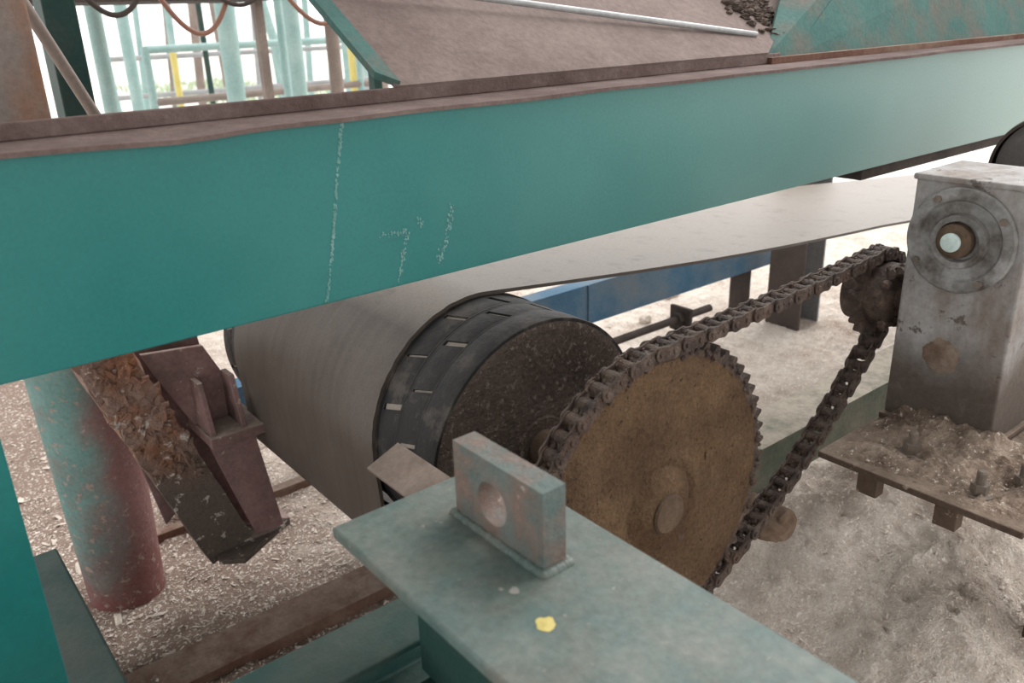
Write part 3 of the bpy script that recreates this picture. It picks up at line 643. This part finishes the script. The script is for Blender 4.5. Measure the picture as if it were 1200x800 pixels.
bm=NB(); b_hull_prism(bm,[(.43,Z(1.05)),(.53,Z(1.05)),(.50,Z(1.22)),(.465,Z(1.25))],'Y',2.10,2.11); finish(bm,'small_gusset',M['pink'],parent=br,bevel=.002)

bm=NB(); b_hull_prism(bm,[(1.74,-.03),(1.87,-.03),(1.87,.034),(1.74,.034)],'X',-.7,1.35); finish(bm,'floor_rail',M['rust'],label='flat rusty steel rail half buried in sawdust',cat='steel rail',bevel=.003)
bm=NB(); b_hull_prism(bm,[(2.43,-.03),(2.47,-.03),(2.47,.030),(2.43,.030)],'X',.5,2.4); finish(bm,'floor_rail',M['rust'],label='thin rusty steel rail on the ground under the blue beam',cat='steel rail',bevel=.003)
bm=NB(); b_box(bm,.62,.86,2.25,2.36,-.02,.032); finish(bm,'foot_pad',M['pink'],label='reddish steel plate lying by the post',cat='steel plate',bevel=.003)

bf=thing('blue_frame_beam','dusty blue painted steel beam behind the drum','steel beam',(2.2,2.52,-.02))
bm=NB(); b_box(bm,.80,3.95,2.50,2.508,Z(1.280),Z(1.10)); finish(bm,'web',M['blue'],parent=bf)
for q in (1.280,1.108):
    bm=NB(); b_box(bm,.80,3.95,2.508,2.58,Z(q),Z(q-.008)); finish(bm,'flange',M['blue'],parent=bf)
bm=NB(); b_box(bm,2.40,2.406,2.492,2.50,Z(1.280),Z(1.10)); finish(bm,'stiffener',M['blue'],parent=bf)
for x in (1.1,3.5):
    bm=NB(); b_box(bm,x,x+.08,2.51,2.58,-.02,Z(1.280)); finish(bm,'leg',M['dark'],parent=bf,label='dark leg')
tr=thing('tensioning_rod','dark threaded take-up rod with end plate','threaded rod',(2.7,2.44,-.02))
bm=NB(); b_sweep(bm,[(2.15,2.43,Z(1.365)),(3.15,2.43,Z(1.365))],circ(.018)); finish(bm,'rod',M['dark'],parent=tr,smooth=True)
bm=NB(); b_box(bm,2.93,2.95,2.37,2.49,Z(1.43),Z(1.31)); finish(bm,'end_plate',M['dark'],parent=tr,bevel=.002)
for x in (2.90,2.95):
    bm=NB(); b_hex(bm,(x,2.43,Z(1.365)),'X',.035,.03); finish(bm,'nut',M['dark'],parent=tr)
bm=NB(); b_box(bm,2.93,2.95,2.40,2.46,-.02,Z(1.42)); finish(bm,'stand',M['dark'],parent=tr)
hc=thing('steel_column','brown and grey steel H-section column standing on the ground','column',(3.6,2.2,-.02))
bm=NB(); b_box(bm,3.50,3.51,2.16,2.35,-.02,Z(.20)); finish(bm,'flange',M['darkpost'],parent=hc)
bm=NB(); b_box(bm,3.51,3.66,2.255,2.265,-.02,Z(.20)); finish(bm,'web',M['darkpost'],parent=hc)
bm=NB(); b_box(bm,3.66,3.67,2.16,2.35,-.02,Z(.20)); finish(bm,'flange',M['greypost'],parent=hc)

# ------------------------------------------------------------------ upper structures
bm=NB(); b_box(bm,.14,.31,1.60,1.70,Z(.42),3.99); finish(bm,'rusty_column',M['rustcol'],label='rust-streaked square steel column',cat='column',bevel=.004)
bm=NB(); b_box(bm,.455,.525,2.2,2.27,Z(.42),3.99); finish(bm,'teal_column',M['greendk'],label='dark teal square column above the post',cat='column',bevel=.004)
bm=NB(); b_sweep(bm,[(-.25,1.68,Z(-1.45)),(.49,1.97,Z(.24)),(.535,1.99,Z(.35))],circ(.012)); finish(bm,'bracing_rod',M['brownp'],smooth=True,label='slanting grey-brown bracing rod between columns',cat='steel rod')
def pole(x,y,r,m,lab,h=4.2,tilt=0):
    bm=NB(); b_sweep(bm,[(x,y,-.05),(x+tilt,y,h)],circ(r,20),up=Vector((0,1,0))); b_lathe(bm,[(0,-.05),(r*2,-.05),(r*2,.0),(0,.0)],'Z',(x,y,0),20)
    finish(bm,'pipe_pole',m,smooth=True,label=lab,cat='pipe',group='vertical pipes in the yard')
pole(2.43,6.19,.065,M['paletl'],'thick pale teal vertical pipe in the open yard')
pole(2.80,5.92,.055,M['paletl'],'pale teal vertical pipe standing next to a thinner one')
pole(2.86,6.25,.03,M['paletl'],'thin pale teal vertical pipe')
pole(2.50,4.77,.040,M['brownp'],'brown vertical pipe in the yard')
pole(4.12,7.48,.05,M['yellow'],'yellow painted bollard post',h=1.25)
pole(2.85,8.7,.030,M['yellow'],'thin yellow vertical post',h=1.3)
pole(2.18,7.75,.05,M['paletl'],'pale teal vertical pipe further out in the yard')
pole(1.43,5.64,.045,M['paletl'],'pale teal vertical pipe beside the dark column')
pole(3.44,9.45,.03,M['greendk'],'slim dark green vertical post')
pole(4.4,9.2,.05,M['paletl'],'pale teal vertical pipe among the far pipes',tilt=-.9)
pole(5.2,9.6,.05,M['paletl'],'pale teal vertical pipe at the far railing')
pole(4.7,8.4,.04,M['galv'],'grey vertical pipe at the far railing')
random.seed(31)
for k in range(16):
    q=.25+.31*(k+random.random())/16; r=random.uniform(10.5,16)
    pole(r*q,r*(1.16-.42*q),random.uniform(.03,.06),random.choice((M['paletl'],M['galv'],M['paletl'],M['brownp'])),'pale vertical pipe in the distant pipework',h=random.uniform(1.8,4),tilt=random.uniform(-.2,.2))
def rail(pts,r,m,nm,lab,cat,group=None):
    bm=NB(); b_sweep(bm,pts,circ(r,12)); finish(bm,nm,m,smooth=True,label=lab,cat=cat,group=group)
def railing(x0,y0,x1,y1,lv,lab):
    fr=thing('pipe_railing',lab,'railing',((x0+x1)/2,(y0+y1)/2,-.03))
    for zz,m in lv:
        bm=NB(); b_sweep(bm,[(x0,y0,zz),(x1,y1,zz)],circ(.028,12)); finish(bm,'rail',M[m],parent=fr,smooth=True)
    for q in (0,.33,.66,1):
        X,Y=x0+(x1-x0)*q,y0+(y1-y0)*q
        bm=NB(); b_sweep(bm,[(X,Y,-.03),(X,Y,lv[0][0]+.02)],circ(.03,12),up=Vector((0,1,0))); finish(bm,'railing_post',M['paletl'],parent=fr,smooth=True)
railing(2.0,6.7,7.5,7.1,((1.32,'paletl'),(.95,'brownp'),(.60,'galv')),'pale teal and brown horizontal pipe railing between posts')
railing(2.6,10.1,8.5,9.9,((1.15,'galv'),(.75,'galv'),(.40,'paletl')),'grey pipe railing in the distant yard')
rail([(3.0,6.9,-.03),(5.2,7.6,1.75)],.03,M['galv'],'brace_pipe','pale slanting brace pipe between poles','pipe')
def bez(a,b,c,n=24):
    a,b,c=Vector(a),Vector(b),Vector(c); return [a*(1-t)**2+b*2*t*(1-t)+c*t*t for t in [k/n for k in range(n+1)]]
HG='hoses hanging from the dark frame'
rail(bez((1.02,3.46,1.81),(1.30,3.50,1.10),(1.45,3.47,1.81)),.010,M['hose'],'hanging_hose','brown rubber hose hanging in a loop','hose',HG)
rail(bez((1.50,3.47,1.81),(1.80,3.40,1.14),(1.98,3.47,1.81)),.010,M['hose'],'hanging_hose','reddish brown hose sagging between pipes','hose',HG)
rail(bez((.75,3.48,1.81),(.98,3.48,1.25),(1.14,3.48,1.81)),.010,M['dark'],'hanging_hose','dark hose hanging in a loop','hose',HG)
rail(bez((1.20,3.50,1.81),(1.42,3.42,1.30),(1.66,3.50,1.81)),.008,M['dark'],'hanging_hose','thin dark hose hanging in a shallow loop','hose',HG)
pf=thing('overhead_platform','dark overhead platform slab standing on thin legs','platform',(1.3,4.9,-.03))
bm=NB(); b_box(bm,.75,2.2,4.6,5.4,1.60,1.80); finish(bm,'deck',M['dark'],parent=pf)
for x in (.80,2.15):
    bm=NB(); b_box(bm,x-.025,x+.025,4.95,5.0,-.03,1.60); finish(bm,'leg',M['brownp'],parent=pf)
bm=NB(); b_box(bm,.70,2.05,3.45,3.52,1.80,1.88)
for x in (.70,2.0): b_box(bm,x,x+.04,3.46,3.51,-.03,1.80)
finish(bm,'hose_frame',M['greendk'],label='dark pipe frame from which hoses hang',cat='steel frame')
bm=NB(); random.seed(5)
for k in range(900):
    x=random.uniform(6,9); y=random.uniform(16,24); h=random.uniform(.05,.16); a=random.uniform(0,3.14)
    dx,dy=.03*math.cos(a),.03*math.sin(a)
    bm.faces.new([bm.verts.new(p) for p in ((x-dx,y-dy,-.03),(x+dx,y+dy,-.03),(x+random.uniform(-.1,.1),y,h))])
finish(bm,'grass_patch',M['grass'],kind='stuff',label='patch of sparse green grass in the bright yard',cat='grass',recalc=False)

# ------------------------------------------------------------------ light
w=bpy.data.worlds.new('World'); scene.world=w; w.use_nodes=True
bg=w.node_tree.nodes['Background']; bg.inputs[0].default_value=(1.0,0.99,0.98,1); bg.inputs[1].default_value=1.9
s=bpy.data.lights.new('sun','SUN'); s.energy=2.3; s.angle=math.radians(40); s.color=(1,.98,.95)
so=bpy.data.objects.new('sun',s); COL.objects.link(so); so.rotation_euler=(Vector((0,0,0))-Vector((1.0,.20,.85))).to_track_quat('-Z','Y').to_euler()
def area(n,loc,tgt,size,e,c=(1,1,1)):
    l=bpy.data.lights.new(n,'AREA'); l.shape='RECTANGLE'; l.size=size[0]; l.size_y=size[1]; l.energy=e; l.color=c
    o=bpy.data.objects.new(n,l); COL.objects.link(o); o.location=loc; o.rotation_euler=(Vector(tgt)-Vector(loc)).to_track_quat('-Z','Y').to_euler()
area('fill_light',(2.4,.5,3.8),(1.8,.9,.2),(1.4,1.4),45)  # added fill lamp below the roof slab, brightens the sawdust mounds

# ------------------------------------------------------------------ camera
cam=bpy.data.cameras.new('Camera'); co=bpy.data.objects.new('Camera',cam); COL.objects.link(co)
Rm=Matrix(((.7764,.2510,-.5780),(-.6294,.2649,-.7305),(-.0303,.9310,.3637)))
co.matrix_world=Matrix.Translation((0,0,G))@Rm.to_4x4()
cam.sensor_width=36; cam.lens=29.7; cam.clip_start=.02; cam.clip_end=300
cam.dof.use_dof=True; cam.dof.focus_distance=1.6; cam.dof.aperture_fstop=5.6
scene.camera=co
